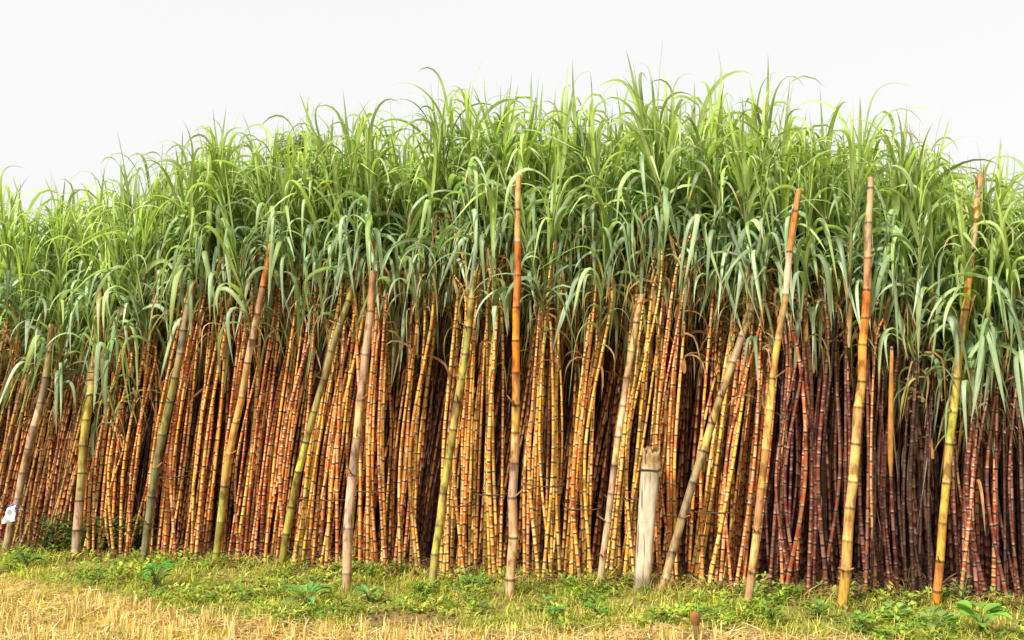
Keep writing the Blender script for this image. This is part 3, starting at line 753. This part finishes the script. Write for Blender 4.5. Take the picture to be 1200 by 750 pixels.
plant(1150, 744, .19, 11, .12, .14, GL, 'largest round-leaved green weed at the straw edge near the mottled pole', 1)
plant(1100, 740, .13, 9, .07, .12, PG, 'pale broad-leaved weed beside the largest round-leaved weed', 2)
plant(1010, 742, .13, 12, .05, .08, GL, 'low green weed in front of the golden pole', 3)
plant(1050, 730, .12, 9, .06, .10, PG, 'pale low weed between golden and mottled poles', 4)
plant(182, 690, .22, 26, .045, .10, (.08, .30, .05), 'bright green bushy weed near the mossy grey pole', 5)
plant(362, 712, .17, 14, .06, .16, BGc, 'broad green weed with drooping leaves left of the thick tan pole', 6)
plant(432, 706, .12, 10, .05, .09, (.14, .3, .09), 'small dark green weed just right of the thick tan pole foot', 7)
plant(492, 700, .12, 16, .035, .08, (.2, .38, .03), 'lime green weed left of the lime pole foot', 8)
plant(548, 694, .13, 16, .035, .08, (.14, .32, .05), 'fresh green weed right of the lime pole foot', 9)
plant(648, 724, .10, 14, .035, .07, (.12, .32, .06), 'small fresh green weed right of the tallest pole foot', 10)
plant(700, 722, .11, 14, .04, .07, (.12, .34, .05), 'small leafy weed in front of the thin pink pole', 11)
plant(905, 732, .12, 14, .04, .08, (.2, .36, .05), 'yellow-green weed right of the bent yellow pole foot', 12)
plant(30, 668, .16, 16, .045, .10, (.12, .28, .06), 'green weed at the foot of the rag-tied pole', 13)
plant(960, 726, .12, 12, .045, .08, (.14, .30, .05), 'leafy weed just left of the golden pole foot', 14)
plant(1130, 712, .24, 12, .04, .07, (.2, .27, .10), 'tall thin weed standing just right of the mottled pole foot', 15, up=.3)

# undergrowth between the first two poles
nr = 260
X = r.uniform(-4.75, -3.75, nr); Y = rowY(X) + r.uniform(.0, .8, nr); m = 8; n = nr * m
base = np.repeat(onground(X, Y), m, 0); ph = r.uniform(0, 6.28, n)
base += np.stack([r.normal(0, .05, n), r.normal(0, .05, n), r.uniform(.02, .42, n) ** 1.3], 1)
mb = MB(); mb.add(*blades(base, ph, rad(r.uniform(30, 80, n)), rad(r.uniform(70, 140, n)), r.uniform(.05, .12, n), r.uniform(.015, .03, n), colmix(n, [(.09, .17, .04), (.07, .12, .03), (.13, .2, .05)], None), 3, 'leaf'))
tag(mb.build('undergrowth', M_WEED), 'dark green undergrowth between rag-tied pole and olive pole', 'undergrowth', kind='stuff')

# ------------------------------------------------------------------ tree beyond the field
Yt = 60.0; top = at(355, 158, Yt)
root = empty('tree', (top[0], Yt, 0))
H = top[2]; rng = np.random.RandomState(4)
mb = MB(); zt = np.linspace(-.1, H * .8, 14)
mb.add(*tube(np.stack([.15 * np.sin(zt * .6), .1 * np.cos(zt * .5), zt], 1), np.linspace(.22, .06, 14), np.array((.16, .11, .07)), 10))
lobes = []
for i in range(16):
    a = rng.uniform(0, 6.28); el = rng.uniform(.15, 1); rr = rng.uniform(.5, 3.6) * (1.1 - el * .6)
    c = np.array([math.cos(a) * rr, math.sin(a) * rr, H * .55 + (H * .40) * el]); lobes.append((c, rng.uniform(.9, 1.6)))
    p0 = np.array([.1, 0, c[2] - 1.0]); mb.add(*tube(catmull([p0, (p0 + c) / 2 + np.array([0, 0, -.1]), c], 4), np.linspace(.06, .015, 9), np.array((.16, .11, .07)), 6))
lobes.append((np.array([0, 0, H - .9]), 1.0)); lobes.append((np.array([1.3, 0, H - 1.4]), 1.1)); lobes.append((np.array([-1.2, .1, H - 1.3]), 1.0))
mb.build('trunk', M_BARK, root)
PP = []
for c, R_ in lobes:
    d = norm(rng.normal(0, 1, (650, 3))); PP.append(c + d * R_ * rng.uniform(.3, 1.15, (650, 1)))
PP = np.concatenate(PP); n = len(PP)
mb = MB(); rr_ = r; mb.add(*blades(PP, rng.uniform(0, 6.28, n), rng.uniform(.3, 2.2, n), rng.uniform(1, 2.8, n), rng.uniform(.2, .4, n), rng.uniform(.08, .15, n), np.array((.24, .29, .14)) * rng.uniform(.6, 1.5, (n, 1)), 2, 'leaf'))
mb.build('crown', M_WEED, root)
tag(root, 'small-leaved tree whose rounded top shows just above the cane leaves', 'tree')

# ------------------------------------------------------------------ light
SUN_EL, SUN_AZ = math.radians(46), math.radians(-40)    # azimuth measured from behind the camera, towards the left
w = bpy.data.worlds.new('World'); scn.world = w; w.use_nodes = True
nt = w.node_tree; nt.nodes.clear()
out = nt.nodes.new('ShaderNodeOutputWorld'); bg = nt.nodes.new('ShaderNodeBackground'); bg.inputs[1].default_value = 0.12
sky = nt.nodes.new('ShaderNodeTexSky'); sky.sky_type = 'NISHITA'; sky.sun_disc = False
sky.sun_elevation = SUN_EL; sky.dust_density = 4; sky.air_density = 1.5
hs_ = nt.nodes.new('ShaderNodeHueSaturation'); hs_.inputs['Saturation'].default_value = .12
nt.links.new(sky.outputs[0], hs_.inputs['Color'])
mx = mixrgb(nt, hs_.outputs[0], (5.1, 5.08, 5.1), .85)          # cloud deck evens the sky out
nt.links.new(mx, bg.inputs[0]); nt.links.new(bg.outputs[0], out.inputs[0])
sun = bpy.data.lights.new('sun', 'SUN'); sun.energy = 4.6; sun.angle = math.radians(6); sun.color = (1.0, .94, .84)
so = bpy.data.objects.new('sun', sun); COL.objects.link(so)
# direction from scene towards the sun: behind the camera and to the left
sd = Vector((math.sin(SUN_AZ) * math.cos(SUN_EL), -math.cos(SUN_AZ) * math.cos(SUN_EL), math.sin(SUN_EL)))
so.rotation_euler = sd.to_track_quat('Z', 'Y').to_euler(); so.location = (-6, -8, 12)
sky.sun_rotation = math.atan2(sd.x, sd.y)
vs_ = scn.view_settings
vs_.view_transform = 'Standard'; vs_.look = 'None'; vs_.exposure = 0.7; vs_.gamma = 1; vs_.use_curve_mapping = False
scn.cycles.max_bounces = 6; scn.cycles.transmission_bounces = 4
scn.cycles.use_denoising = True
